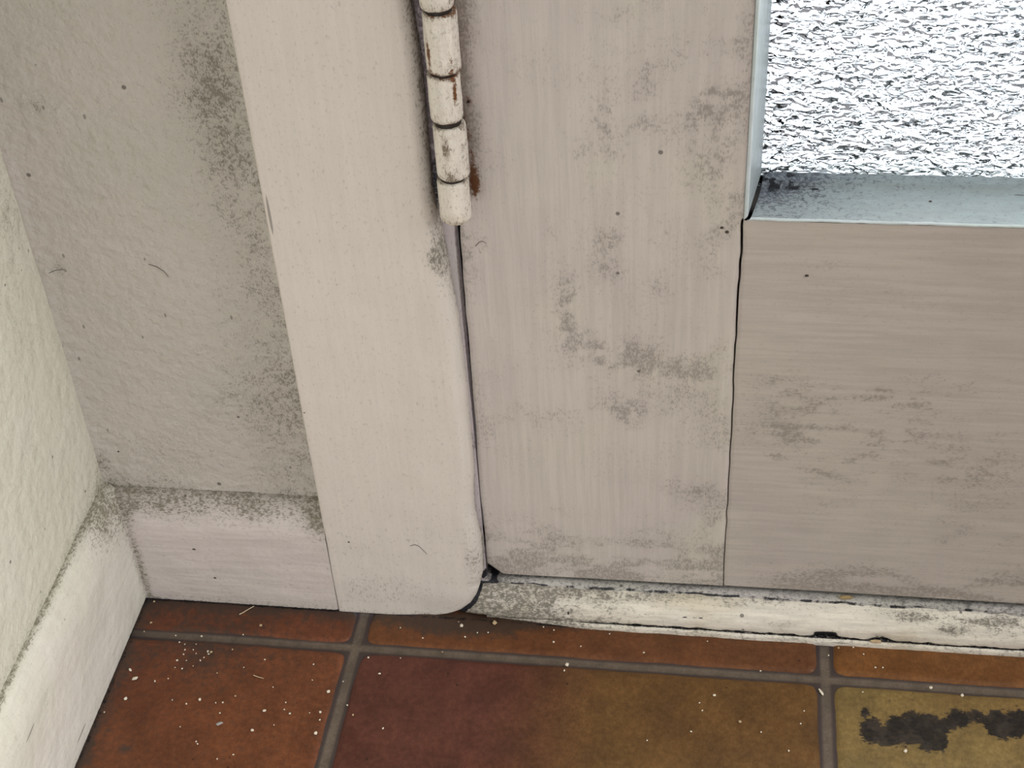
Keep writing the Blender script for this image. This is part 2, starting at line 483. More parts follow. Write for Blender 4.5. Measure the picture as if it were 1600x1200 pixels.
b = MB()
z = steps((0.0, .03, .001), (.03, .34, .0018), (.34, TOP, .09))
nprof = 60
xl = -.0139
rows = []; wr = []
for zz in z:
    xr = float(casing_edge_x(zz)); r_e = .0052 if zz > .02 else .0040
    prof = []
    for k in range(5): prof.append((xl, YW + .003 - (YW + .003 - YS - .0012) * k / 4, 0))       # left side
    for k in range(1, 5):
        t = k / 4 * math.pi / 2; prof.append((xl + .0012 - .0012 * math.cos(t), YS + .0012 - .0012 * math.sin(t), 0))
    nn = 34
    for k in range(1, nn): prof.append((xl + .0012 + (xr - r_e - xl - .0012) * k / nn, YS, 0))
    for k in range(0, 9):
        t = k / 8 * math.pi / 2; prof.append((xr - r_e + r_e * math.sin(t), YS + r_e - r_e * math.cos(t), 1))
    for k in range(1, 5): prof.append((xr, YS + r_e + (YD + .004 - YS - r_e) * k / 4, 2))
    rows.append([(px, py, zz) for px, py, _ in prof]); wr.append([q for _, _, q in prof])
P = np.array(rows); zone = np.array(wr)
P0 = P.copy()
foot = sstep(.016, 0.0, P[..., 2])
P[..., 1] += foot * .0016 * sstep(.01, .03, P[..., 0])
lump = (fbm(P0, 45, 51) - .5) * .0007 + (fbm(P0, 220, 52) - .5) * .00035 * sstep(.04, .05, P0[..., 0])
P[..., 1] += lump; P[..., 0] += (fbm(P0, 90, 53) - .5) * .0010 * (zone >= 1)
n = fbm(P0, 60, 55)
X, Z = P0[..., 0], P0[..., 2]
r = .10 + .55 * sstep(.045, .052, X) * (.2 + n) * sstep(.16, .20, Z) + .35 * (zone == 2) + .55 * (zone == 2) * sstep(.09, .02, Z)
r += .55 * blob(X, Z, .052, .035, .004, .022) * (.4 + n) + .25 * sstep(.35, .6, n) * sstep(.075, .02, Z) + .5 * np.exp(-Z / .002)
r += .7 * blob(X, Z, .0495, .20, .003, .009) + .75 * np.exp(-np.abs(X - .0490) / .0022) * sstep(.205, .22, Z) * (.2 + n) + .5 * blob(X, Z, .0460, .2, .003, .006) * n  # includes a painted shadow line along the edge beside the hinge barrel
bb = .8 * (zone == 2) * np.exp(-np.abs(P[..., 1] - YD - .002) / .0015)
b.grid(P, stack(np.clip(r, 0, 1), None, bb))
b.box((xl, YS + .002, TOP), (.055, YD + .002, TOP + .075))
b.box((.055, YS + .002, TOP + .006), (.86, YD + .002, TOP + .075))
b.box((.803, YS, 0), (.868, YD + .002, TOP + .075))
b.build('trim_1', M['casing'], kind='structure')
# frame rebate strip between casing and door
b = MB()
xs = np.linspace(.046, .0546, 8); zs = steps((.016, .34, .002), (.34, TOP, .09))
X, Z = np.meshgrid(xs, zs, indexing='ij')
P0 = np.stack([X, 0 * X, Z], -1)
Y = YD - .0022 + .0018 * sstep(.0536, .0546, X) + (fbm(P0, 90, 61) - .5) * .0006
fx = sstep(.19, .10, Z) * .0006
P = np.stack([X + fx + sstep(.20, .24, Z) * .0030 * sstep(.046, .0546, X), Y, Z], -1)
r = .25 + .5 * fbm(P0, 80, 63) * sstep(.08, .03, Z) + .4 * np.exp(-np.abs(Z - .1) / .004)
b.grid(P, stack(r + .8 * sstep(.21, .23, Z), None, .8 * blob(X, Z, .054, .022, .003, .004) + .55 * sstep(.213, .219, Z) * sstep(.246, .236, Z) + .28 * sstep(.24, .25, Z)), flip=False)  # upper part also paints in the shadow of the groove beside the hinge
b.box((.046, YD, .0), (.0548, YD + .05, TOP), wear=(.6, 0, .2))
b.build('trim_2', M['reveal'], kind='structure')
b = MB(); b.box((.0530, YD + .006, .0), (.0620, YD + .05, TOP)); b.box((.05, YD + .004, .004), (.80, YD + .045, .0185))
b.build('gap_backing', M['gap'], kind='structure')  # black backing added behind the door gaps against light leaks

# ------------------------------------------------------------------ door
door = bpy.data.objects.new('door_1', None); COL.objects.link(door); door['kind'] = 'structure'
SEAM = .1605
GX0, GZ0 = .1608, .2139          # outer line of the glazing rebate
YG = .052                        # glass plane
PX0, PZ0 = .1666, .2205          # visible glass corner


def seam_x(z):
    P = np.stack([z * 0, z * 0, z], -1)
    return SEAM + (vnoise(P, 180, 71) - .5) * .0005 + (vnoise(P, 40, 72) - .5) * .0004


def seam_w(z):
    return np.interp(z, [0, .05, .10, .15, .18, .2139, .25], [.00016, .00020, .00028, .00042, .0006, .0008, .0008])


def face_sheet(bm, x0f, x1f, z, nx, wearf, zf0=None, seed=0, ret=.012):
    """door face between two edge functions of z, with side returns"""
    rows = []
    for zz in z:
        a, c = float(x0f(zz)), float(x1f(zz))
        t = np.concatenate([[0, 0], np.linspace(0, 1, nx), [1, 1]])
        xs = a + (c - a) * t
        ys = np.full(len(xs), YD); e = .0003
        ys[0] = YD + ret; ys[-1] = YD + ret; ys[1] = YD + .0012; ys[-2] = YD + .0012
        xs[2:-2] = (a + e) + (c - a - 2 * e) * t[2:-2]
        rows.append(np.stack([xs, ys, np.full(len(xs), zz)], -1))
    P = np.array(rows); P0 = P.copy()
    P[..., 1] += (fbm(P0 * np.array([1, 0, 1]), 30, seed) - .5) * .0004
    return P


# stile
def stile_wear(P):
    X, Z = P[..., 0], P[..., 2]; P0 = P * np.array([1, 0, 1])
    n = fbm(P0, 55, 81, 4); n2 = fbm(P0, 240, 83)
    r = np.full_like(X, .05); g = np.zeros_like(X)
    r += 1.25 * np.exp(-np.maximum(0, X - .0640) / .0028) * sstep(.200, .235, Z) * (.3 + n)
    r += .35 * np.exp(-np.abs(X - .0570) / .002)
    for px, py, rx, rz, w_ in [(885, 470, .004, .016, .85), (880, 520, .004, .006, .6), (945, 420, .006, .008, .45), (1000, 560, .012, .008, .7), (1070, 590, .012, .011, .7), (955, 565, .012, .012, .75), (930, 540, .010, .010, .5),
                               (1000, 640, .014, .008, .6), (960, 665, .014, .01, .5), (1085, 90, .012, .030, .5), (1110, 150, .008, .007, .8), (960, 200, .016, .006, .6), (950, 170, .010, .012, .4),
                               (1010, 140, .004, .010, .5), (1120, 300, .010, .02, .35), (950, 375, .006, .006, .5), (1030, 375, .006, .006, .5), (745, 395, .007, .010, .55), (830, 640, .012, .008, .5), (860, 360, .003, .006, .6),
                               (1030, 450, .004, .005, .4), (770, 660, .010, .010, .35), (1080, 760, .012, .008, .5), (960, 15, .012, .006, .5), (900, 240, .02, .004, .4)]:
        q = at(px, py, 1, YD); r += w_ * blob(X, Z, q[0], q[2], rx, rz) * (.22 + .85 * sstep(.38, .62, .35 * n + .65 * n2))
    r += .75 * sstep(.075, .025, Z) * sstep(.36, .58, fbm(P0 * np.array([1, 1, 2.5]), 70, 85)) + .15 * sstep(.06, .02, Z)
    r += .35 * sstep(.135, .16, X) * sstep(.40, .6, n) + .6 * sstep(.034, .021, Z) * n
    r += .22 * sstep(.45, .62, n)
    for px, py, rx, rz, w_ in [(742, 290, .0016, .005, 1.0), (738, 255, .0018, .009, .55), (731, 158, .0012, .0022, .6), (730, 210, .0014, .003, .55), (727, 186, .001, .002, .5), (748, 390, .002, .003, .35)]:
        q = at(px, py, 1, YD); g += w_ * blob(X, Z, q[0], q[2], rx, rz)
    bk = np.zeros_like(X)
    for px, py, rx, w_ in [(731, 160, .0010, .8), (730, 212, .0012, .75), (725, 198, .0012, .65), (1118, 148, .0007, .6), (712, 100, .002, .5), (787, 50, .0005, .7)]:
        q = at(px, py, 1, YD); bk += w_ * blob(X, Z, q[0], q[2], rx, rx * 1.4)
    return stack(np.clip(r, 0, 1), g, np.clip(bk, 0, 1))


def left_edge(z):
    if z < .0275: return .0556 + (.0275 - z) * 1.05
    base = np.interp(z, [.0275, .07, .14, .19, .207, .235, 3], [.0556, .0553, .0560, .0563, .0565, .0600, .0600])
    return base + (vnoise(np.array([[0, 0, z]]), 120, 77)[0] - .5) * .0004


b = MB()
zs = steps((.0212, .0295, .0009), (.0295, .34, .0016), (.34, 1.98, .09))
P = face_sheet(b, left_edge, lambda zz: float(seam_x(np.array(zz)) - seam_w(zz) * .5) if zz < GZ0 + .0006 else GX0 + .0001, zs, 62, None, seed=87)
P[..., 2] += np.where(np.arange(len(zs))[:, None] < 1, .0015 * (P[..., 0] - .07) / .2, 0)
b.grid(P, stile_wear(P), flip=False)
b.box((.0606, YD + .012, .0212), (SEAM - .0010, YD + .04, 1.98), wear=(.5, 0, 0))
b.box((.70, YD, .0212), (.80, YD + .04, 1.98)); b.box((SEAM, YD, 1.86), (.70, YD + .04, 1.98))
# rounded bottom arris
b.build('stile', M['stile'], door)


def rail_wear(P):
    X, Z = P[..., 0], P[..., 2]; P0 = P * np.array([1, 0, 1])
    n = fbm(P0, 55, 91); n2 = fbm(P0 * np.array([.5, 1, 1.6]), 240, 93)
    r = np.full_like(X, .06)
    for px, py, rx, rz, w_ in [(1330, 640, .030, .014, .85), (1210, 600, .012, .012, .55), (1220, 675, .018, .008, .7), (1290, 730, .016, .012, .75), (1440, 700, .035, .016, .55), (1520, 760, .030, .02, .55), (1480, 610, .02, .01, .45), (1300, 790, .02, .01, .4),
                               (1210, 715, .005, .002, 1.0), (1280, 415, .010, .003, .5), (1370, 470, .03, .01, .3), (1380, 615, .006, .002, .8), (1500, 840, .03, .010, .5)]:
        q = at(px, py, 1, YD); r += w_ * blob(X, Z, q[0], q[2], rx, rz) * (.22 + .85 * sstep(.38, .62, .35 * n + .65 * n2))
    r += 1.1 * sstep(.052, .024, Z) * sstep(.28, .58, fbm(P0 * np.array([.35, 1, 2.2]), 90, 95)) * sstep(.16, .21, X) + .25 * sstep(.06, .02, Z)
    # wiped streaks left cleaner
    for (cx, cz, R_, a0) in [(.150, .120, .075, .0), (.185, .125, .072, .0), (.225, .135, .075, .0)]:
        d = np.hypot(X - cx, (Z - cz) * .8); r -= .30 * np.exp(-((d - R_) / .0028) ** 2) * (Z < cz) * (X > cx)
    bk = np.zeros_like(X)
    for px, py, rx, rz, w_ in [(1256, 525, .0005, .0005, .7), (1527, 619, .0005, .0005, .7)]:
        q = at(px, py, 1, YD); bk += w_ * blob(X, Z, q[0], q[2], rx, rz)
    return stack(np.clip(r, 0, 1), None, np.clip(bk, 0, 1))


b = MB()
zs = steps((.0222, .2125, .0016), (.2125, GZ0, .0007))
P = face_sheet(b, lambda zz: float(seam_x(np.array(zz)) + seam_w(zz) * .5), lambda zz: .33, zs, 108, None, seed=97)
b.grid(P, rail_wear(P))
b.box((SEAM + .0015, YD + .012, .0222), (.33, YD + .04, GZ0 - .004), wear=(.5, 0, 0))
b.box((.33, YD, .0222), (.70, YD + .04, GZ0 - .0004))
b.build('bottom_rail', M['rail'], door)

# left bead (splayed) : from outer arris (GX0,YD) back to glass (PX0,YG)
def splay(u0, u1, n):      # cross section with a soft outer arris: list of (offset into opening, depth)
    pr = [(-.0003, .0016), (0.0, .0005), (.00030, -.0001), (.0008, -.0003), (.0012, -.0001), (.0015, .0003)]
    for k in range(1, n + 1):
        t = k / n; pr.append((.0015 + (u1 - .0015) * t, .0003 + (u0 - .0003) * t))
    return np.array(pr)


prL = splay(YG - YD, PX0 - GX0, 14); prB = splay(YG - YD, PZ0 - GZ0, 22)
b = MB()
zs = steps((0.0, .03, .0008), (.03, .13, .002), (.13, 1.66, .08))
T, K = np.meshgrid(zs, np.arange(len(prL)), indexing='ij')
off = prL[K, 0]; dep = prL[K, 1]
Z = np.where(T < .03, GZ0 + off * (PZ0 - GZ0) / (PX0 - GX0) * (1 - T / .03) + T * 1.0 - .0002, GZ0 + T)
P0 = np.stack([off, dep, Z], -1)
P = np.stack([GX0 + off, YD + dep + (fbm(P0, 90, 101) - .5) * .0003, Z + .0005], -1)
r = .05 + .75 * np.exp(-(Z - GZ0) / .008) * fbm(P0, 150, 103) * 1.4 * sstep(.0, .012, dep) + .5 * sstep(.017, .021, dep) * fbm(P0, 70, 104)
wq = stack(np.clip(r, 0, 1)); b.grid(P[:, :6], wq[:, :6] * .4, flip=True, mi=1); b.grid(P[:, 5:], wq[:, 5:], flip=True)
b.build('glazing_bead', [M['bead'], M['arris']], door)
# bottom bead
b = MB()
xs = steps((0.0, .17, .0008), (.17, .53, .05))
T, K = np.meshgrid(xs, np.arange(len(prB)), indexing='ij')
off = prB[K, 0]; dep = prB[K, 1]
X = GX0 + .0013 + .0004 * np.sin(np.clip(dep / .018, 0, 1) * 3.1) * (T < .002) + np.maximum(off, 0) * (PX0 - GX0) / (PZ0 - GZ0) * np.maximum(0, 1 - T / .03) + T
P0 = np.stack([X, dep, off], -1)
n = fbm(P0, 70, 111); n2 = fbm(P0, 350, 113)
edge = sstep(.0148, .0172, dep + (fbm(P0, 60, 117) - .5) * .004)      # ragged sealant fillet against the glass
P = np.stack([X, YD + dep + (fbm(P0, 90, 115) - .5) * .0004, GZ0 + off + (n2 - .5) * .0004 + edge * (.0010 + .0011 * (n - .3)) - .0002], -1)
cor = np.hypot((X - PX0) * .9, (dep - .0205) * 1.3)
r = .14 + 1.5 * np.exp(-cor / .015) * sstep(.25, .6, n + n2 * .4) + .30 * np.exp(-cor / .035) + .3 * edge * n
crk = np.exp(-np.abs(dep - .0180 - (fbm(P0, 110, 119) - .5) * .0035) / .00035) * sstep(.35, .6, fbm(P0, 45, 121))
crk2 = np.exp(-np.abs(dep - .0146 - (fbm(P0, 80, 125) - .5) * .0035) / .00025) * sstep(.48, .6, fbm(P0, 55, 127)) * (X < .20)
bk = .95 * crk + .8 * crk2 + .75 * np.exp(-cor / .0050) * (.5 + n2) + .75 * np.exp(-cor / .021) * sstep(.45, .60, n2)
g = .35 * sstep(.62, .8, vnoise(P0, 600, 123)) * np.exp(-((dep - .006) / .012) ** 2) * np.exp(-cor / .03)
wq = stack(np.clip(r, 0, 1), np.clip(g, 0, 1), np.clip(bk, 0, 1))
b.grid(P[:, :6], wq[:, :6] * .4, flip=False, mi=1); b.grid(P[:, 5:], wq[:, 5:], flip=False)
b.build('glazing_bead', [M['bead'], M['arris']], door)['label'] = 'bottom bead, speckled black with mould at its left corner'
b = MB(); b.box((.700, YD, GZ0), (.7001, YG, 1.86)); b.box((SEAM, YD, 1.8599), (.70, YG, 1.86)); b.box((.695, YD + .002, GZ0 + .02), (.6999, YG, 1.8585))
b.build('glazing_bead', M['bead'], door)
b = MB(); b.box((GX0 - .003, YG + .0001, GZ0 + .0015), (.6995, YG + .004, 1.859))
gl = b.build('glass_pane', M['glass'], door, smooth=False); gl['label'] = 'bright obscured glass with a fine hammered texture'
b = MB(); b.box((GX0 - .001, YG + .004, GZ0 - .012), (GX0 + .004, YG + .010, 1.86)); b.box((GX0 - .001, YG + .004, GZ0 - .012), (.70, YG + .010, GZ0 + .0045))
b.box((GX0 + .0008, YD + .012, GZ0 - .012), (.70, YG + .004, GZ0 - .001)); 
b.build('rebate', M['sill'], door)
b = MB(); b.box((SEAM - .004, YD + .0125, .0225), (SEAM + .004, YD + .039, GZ0 - .013)); b.box((SEAM - .004, YD + .0200, GZ0 - .013), (SEAM + .0016, YD + .039, 1.85))
b.box((GX0 - .0008, YD + .0016, GZ0 - .004), (GX0 + .0014, YD + .012, GZ0 - .0022))
b.build('seam_backing', M['gap'], door)  # black backing added behind the seam to stop light leaking through

# ------------------------------------------------------------------ threshold
X0T = .0385
def ragged(x, s, a, sc=220):
    P = np.stack([x, x * 0, x * 0], -1); return (vnoise(P, sc, s) - .5) * a + (vnoise(P, sc * 3, s + 1) - .5) * a * .5


th = bpy.data.objects.new('trim_4', None); COL.objects.link(th); th['kind'] = 'structure'
xs = steps((X0T, .34, .0009), (.34, .805, .04))
# profile angle parametrisation: from underside lip, round the nose, to the back edge
prof = [(.0028, .0030), (.0006, .0030), (.0001, .0036)]
for k in range(1, 19):
    t = k / 18 * math.pi / 2 * .93
    prof.append((.0105 - .0105 * math.cos(t), .0040 + .0135 * math.sin(t)))
prof += [(.0110, .0183), (.0122, .0187)]
prof = np.array(prof); npf = len(prof)
T, K = np.meshgrid(xs, np.arange(npf), indexing='ij')
dy = prof[K, 0]; Z = prof[K, 1]; k01 = K / (npf - 1)
P0 = np.stack([T, dy, Z], -1)
leftin = sstep(.062, .040, T)
low = sstep(.3, .0, k01)
gapopen = sstep(.10, .125, T)
Zr = Z + low * ragged(T, 131, .0011) - (1 - gapopen) * low * .0030 * sstep(.004, .002, Z)
rag = ragged(T, 137, .0016, 130)
Yv = YS + .0003 + dy + leftin * .0026 * (1 - .3 * k01) + (fbm(P0, 50, 133) - .5) * .0009 + sstep(.88, 1, k01) * rag
Zr = Zr + (fbm(P0, 60, 134) - .5) * .0008 * sstep(.1, .3, k01) + .0004 * (1 - leftin)
bk = np.zeros_like(T)
# bitten-out chips along the lower and upper edge
for px, py, ax, wd, hh_ in [(1290, 991, 0, .0055, 1.2), (1375, 993, 0, .0045, .5)]:
    q = at(px, py, 1, YS); m = np.exp(-((T - q[0]) / wd) ** 4) * sstep(.0075, .0045, Z); bk += hh_ * m; Yv += .0012 * m
for px, py, wd in [(1434, 946, .0030), (1515, 955, .005), (1600, 956, .009), (1180, 917, .002)]:
    q = at(px, py, 1, YD); m = np.exp(-((T - q[0]) / wd) ** 4) * sstep(.80, .93, k01); bk += .8 * m; Zr -= .0010 * m
q = at(889, 955, 1, YS + .003); m = blob(T, Z, q[0], q[2], .0010, .0014); bk += .8 * m; Yv += .001 * m
n = fbm(P0, 60, 135); n2 = fbm(P0 * np.array([.3, 1, 1]), 260, 139)
r = 1.5 * sstep(.118, .056, T) * (.45 + .8 * n) + .55 * sstep(.15, .09, T) * sstep(.3, .65, n)
r += .70 * sstep(.012, .017, Z) * (.2 + n) * sstep(.29, .12, T) + .3 * sstep(.0055, .003, Z) + .10
r += .5 * sstep(.22, .30, T) * sstep(.42, .62, n2) * sstep(.16, .4, k01)
for px, py, rx, rz, w_ in [(1430, 973, .008, .002, .9), (1490, 986, .009, .0015, .9), (1540, 979, .02, .0015, .7), (1220, 975, .006, .002, .5), (1390, 965, .006, .002, .35)]:
    q = at(px, py, 1, YS + .002); r += w_ * blob(T, Z, q[0], q[2], rx, rz)
cr = np.exp(-np.abs(Z - .0092 - ragged(T, 141, .0012)) / .0003) * sstep(.115, .13, T) * sstep(.165, .15, T)
cr2 = np.exp(-np.abs(Z - .0125 - ragged(T, 143, .0016)) / .0003) * sstep(.25, .262, T)
bk += .75 * cr + .6 * cr2 + .95 * np.exp(-(np.maximum(0, T - casing_edge_x(Z) - .0012) / .0006) ** 2) * (T < .07)
b = MB(); b.grid(P0 * 0 + np.stack([T, Yv, Zr], -1), stack(np.clip(r, 0, 1), None, np.clip(bk, 0, 1)), flip=False)
b.build('nosing', M['nosing'], th)
# thin strip the nosing overhangs
ys = np.array([[.0, -.001], [.0, .0008], [.0, .0018], [.0003, .0025], [.0012, .0027], [.004, .0027]])
T, K = np.meshgrid(steps((.055, .34, .0012), (.34, .805, .04)), np.arange(len(ys)), indexing='ij')
P0 = np.stack([T, ys[K, 0], ys[K, 1]], -1)
push = .0008 - .0032 * sstep(.105, .06, T)
P = np.stack([T, YS - push + ys[K, 0] + (fbm(P0, 90, 151) - .5) * .0007, ys[K, 1] + (fbm(P0, 120, 153) - .5) * .0004 * (K > 1)], -1)
b = MB(); b.grid(P, stack(.25 + .5 * fbm(P0, 120, 155) + .4 * sstep(.12, .08, T), None, .6 * (ys[K, 0] > .001)), flip=False)
b.build('base_strip', M['nosing'], th)
# sill strip running back under the door
ys = np.array([[.0072, .0120], [.0078, .0178], [.0086, .0186], [.0092, .0189], [.0106, .0190], [.0125, .0190], [.020, .0190]])
T, K = np.meshgrid(steps((.050, .34, .0012), (.34, .805, .04)), np.arange(len(ys)), indexing='ij')
P0 = np.stack([T, ys[K, 0], ys[K, 1]], -1)
P = np.stack([T, YS + ys[K, 0] + (fbm(P0, 70, 161) - .5) * .0004 + ragged(T, 163, .0008, 160), ys[K, 1] + .0006 * sstep(.07, .12, T) + (fbm(P0, 120, 165) - .5) * .0004], -1)
bk = .75 * np.exp(-((ys[K, 0] - .0078) / .0006) ** 2) * (.50 + .36 * sstep(.30, .62, fbm(P0, 260, 169))) + .85 * sstep(.0118, .0135, ys[K, 0]) + .9 * blob(T, ys[K, 0], .0585, .010, .0018, .004)
r = .35 + .5 * fbm(P0, 70, 167) + .4 * sstep(.09, .055, T) + .35 * sstep(.22, .28, T) * fbm(P0, 200, 168)
b = MB(); b.grid(P, stack(np.clip(r, 0, 1), None, np.clip(bk, 0, 1)), flip=False)
b.build('sill_strip', M['sill'], th)

# ------------------------------------------------------------------ floor tiles
b = MB()
PT = .2075; PY = .205
gx = [-.0016 + PT * k for k in range(-1, 9)]
gy = [.0008 - PY * k for k in range(0, 8)]
GW = .0030


def axis_pts(a, c, step):
    n = max(4, int((c - a) / step)); core = np.linspace(a + .004, c - .004, n)
    return np.concatenate([[a, a + .0002, a + .0006, a + .0012, a + .0022], core, [c - .0022, c - .0012, c - .0006, c - .0002, c]])


# colours: (left-back, right-back, left-front, right-front)
TC = {(0, -1): [(.175, .052, .022)] * 4, (1, -1): [(.19, .065, .022), (.16, .058, .020), (.19, .065, .022), (.17, .060, .022)], (2, -1): [(.21, .078, .020), (.22, .085, .024), (.21, .078, .020), (.22, .085, .024)],
      (0, 0): [(.190, .055, .023), (.205, .066, .026), (.170, .056, .020), (.185, .056, .020)],
      (1, 0): [(.125, .038, .024), (.165, .076, .022), (.122, .037, .022), (.160, .078, .022)],
      (2, 0): [(.26, .165, .055), (.24, .140, .046), (.25, .170, .062), (.26, .165, .060)]}
STAIN_GROW = 1.45
STAIN = [(1362, 1141, .0050, .0055, 1.0), (1385, 1148, .0065, .0045, 1.0), (1410, 1140, .0070, .0060, 1.1), (1432, 1136, .0070, .0062, 1.1), (1452, 1143, .0055, .0075, 1.25), (1465, 1150, .0040, .006, 1.1), (1480, 1132, .0050, .003, .9), (1500, 1122, .0060, .0038, .9), (1525, 1120, .0060, .003, .8),
         (1352, 1113, .0022, .0026, .8), (1560, 1132, .0055, .0055, 1.2), (1580, 1134, .006, .0045, 1.2), (1600, 1126, .007, .0045, 1.1), (1625, 1126, .007, .004, 1.0)]
rng = random.Random(4)
for i in range(len(gx) - 1):
    for j in range(-1, 7):
        x0, x1 = gx[i] + GW, gx[i + 1] - GW
        if j == -1: y0, y1 = gy[0] + GW * .75, .030
        else: y0, y1 = gy[j + 1] + GW * .8, gy[j] - GW * .75
        fine = i <= 2 and j <= 0
        st = .0016 if fine else .03
        xa, ya = axis_pts(x0, x1, st), axis_pts(y0, y1, st if j >= 0 else (.002 if fine else .01))
        U, V = np.meshgrid(xa, ya, indexing='ij')
        P0 = np.stack([U, V, 0 * U], -1)
        rc = .0065 if i == 2 or i == 1 else .0060
        X, Y = U.copy(), V.copy()
        for sx_, cx in ((-1, x0), (1, x1)):
            for sy_, cy in ((-1, y0), (1, y1)):
                if j == -1 and sy_ == 1: continue
                p_ = (U - (cx - sx_ * rc)) * sx_ / rc; q_ = (V - (cy - sy_ * rc)) * sy_ / rc
                m = (p_ > 0) & (q_ > 0)
                pn = p_ * np.sqrt(np.maximum(0, 1 - q_ ** 2 / 2)); qn = q_ * np.sqrt(np.maximum(0, 1 - p_ ** 2 / 2))
                X = np.where(m, cx - sx_ * rc + sx_ * rc * pn, X); Y = np.where(m, cy - sy_ * rc + sy_ * rc * qn, Y)
        X = X + (fbm(P0, 45, 171) - .5) * .0014; Y = Y + (fbm(P0, 45, 173) - .5) * .0014
        d = np.minimum(np.minimum(U - x0, x1 - U), np.minimum(V - y0, (y1 - V) if j >= 0 else 1 + 0 * V))
        Z = -.0016 * (1 - sstep(-.0006, .0022, d)) + (fbm(P0, 30, 175) - .5) * .0004 - .0002
        key = (i, j)
        if key in TC: cc = np.array(TC[key])
        else:
            base = np.array(rng.choice([(.19, .06, .022), (.15, .045, .022), (.22, .10, .03), (.18, .075, .022)])); cc = np.array([base, base * 1.1, base * .95, base])
        u = ((U - x0) / (x1 - x0))[..., None]; v_ = ((y1 - V) / (y1 - y0))[..., None]
        if key in TC: u = np.clip((u - (.0 if i else .35)) / (1 if i else .65), 0, 1) if i == 0 else (u if i == 1 else np.clip(u * 2, 0, 1))
        if i == 1: u = sstep(.26, .56, u + .06 * (v_ - .5))
        v2 = np.clip(v_ * 2.2, 0, 1) if j == 0 else v_
        Cc = (cc[0] * (1 - u) + cc[1] * u) * (1 - v2) + (cc[2] * (1 - u) + cc[3] * u) * v2
        Cc = Cc * np.array([.80, .88, .95]) * (1 + (fbm(P0, 35, 177) - .5)[..., None] * np.array([.2, .3, .3]))
        n = fbm(P0, 60, 179)
        r = .9 * np.exp(-np.abs(Y - YS) / .0045) * (.3 + n) * sstep(.12, .05, X) + .35 * np.exp(-np.abs(Y - YS) / .002)
        r += .9 * np.exp(-(X + .106) / .004) * (.4 + n) * (X < -.05) + .6 * blob(X, Y, .04, .016, .03, .006)
        r += .35 * blob(X, Y, -.07, -.005, .03, .02) * n * 2 + .12 * (i == 0)
        r += .8 * blob(X, Y, -.088, -.0630, .003, .0015)
        bk = .75 * np.exp(-((Y - YS) / .0011) ** 2) * (X < .11) + .6 * np.exp(-((X + .1055) / .0012) ** 2) + .5 * blob(X, Y, -.104, .0205, .005, .003)
        if key == (2, 0):
            for px, py, rx, ry, w_ in STAIN:
                q = at(px, py, 2, 0.0); bk = np.maximum(bk, w_ * np.exp(-(((X - q[0]) / (rx * 1.2)) ** 2 + ((Y - q[1]) / (ry * STAIN_GROW)) ** 2) ** 1.4))
        b.grid(np.stack([X, Y, Z], -1), stack(np.clip(r, 0, 1), None, np.clip(bk, 0, 1)), Cc, mi=0)
# grout bed: darker where it meets the tile edges
xs = np.unique(np.concatenate([steps((-.2, .34, .004), (.34, 1.66, .06))] + [np.array([g_ + o for o in (-.0036, -.0026, -.0014, 0, .0014, .0026, .0036)]) for g_ in gx[1:]]))
ys = np.unique(np.concatenate([steps((-1.43, -.12, .06), (-.12, .05, .004))] + [np.array([g_ + o for o in (-.0032, -.0024, -.0012, 0, .0012, .0024, .0032)]) for g_ in gy]))
X, Y = np.meshgrid(xs, ys, indexing='ij')
P0 = np.stack([X, Y, X * 0], -1)
dx = np.min(np.abs(X[..., None] - np.array(gx)), -1); dyy = np.min(np.abs(Y[..., None] - np.array(gy)), -1)
d = np.minimum(dx, dyy)
r = sstep(.0013, .0026, d) * .85 + .5 * np.exp(-np.abs(X + .105) / .008) + .4 * np.exp(-np.abs(Y - YS) / .004)
Z = -.0011 - .0004 * (1 - sstep(.0, .0028, d)) + (fbm(P0, 200, 181) - .5) * .0003
b.grid(np.stack([X, Y, Z], -1), stack(np.clip(r, 0, 1)), mi=1)
b.build('floor', [M['tile'], M['grout']], kind='structure', tile=True)

# outdoor paving beyond the door
b = MB(); b.box((-.3, .20, -.12), (1.9, .205, -.02)); 
b.build('trim_5', M['ground'], kind='structure')

# ------------------------------------------------------------------ hinge
def tag(o, label, cat, group=None):
    o['label'] = label; o['category'] = cat
    if group: o['group'] = group
    return o


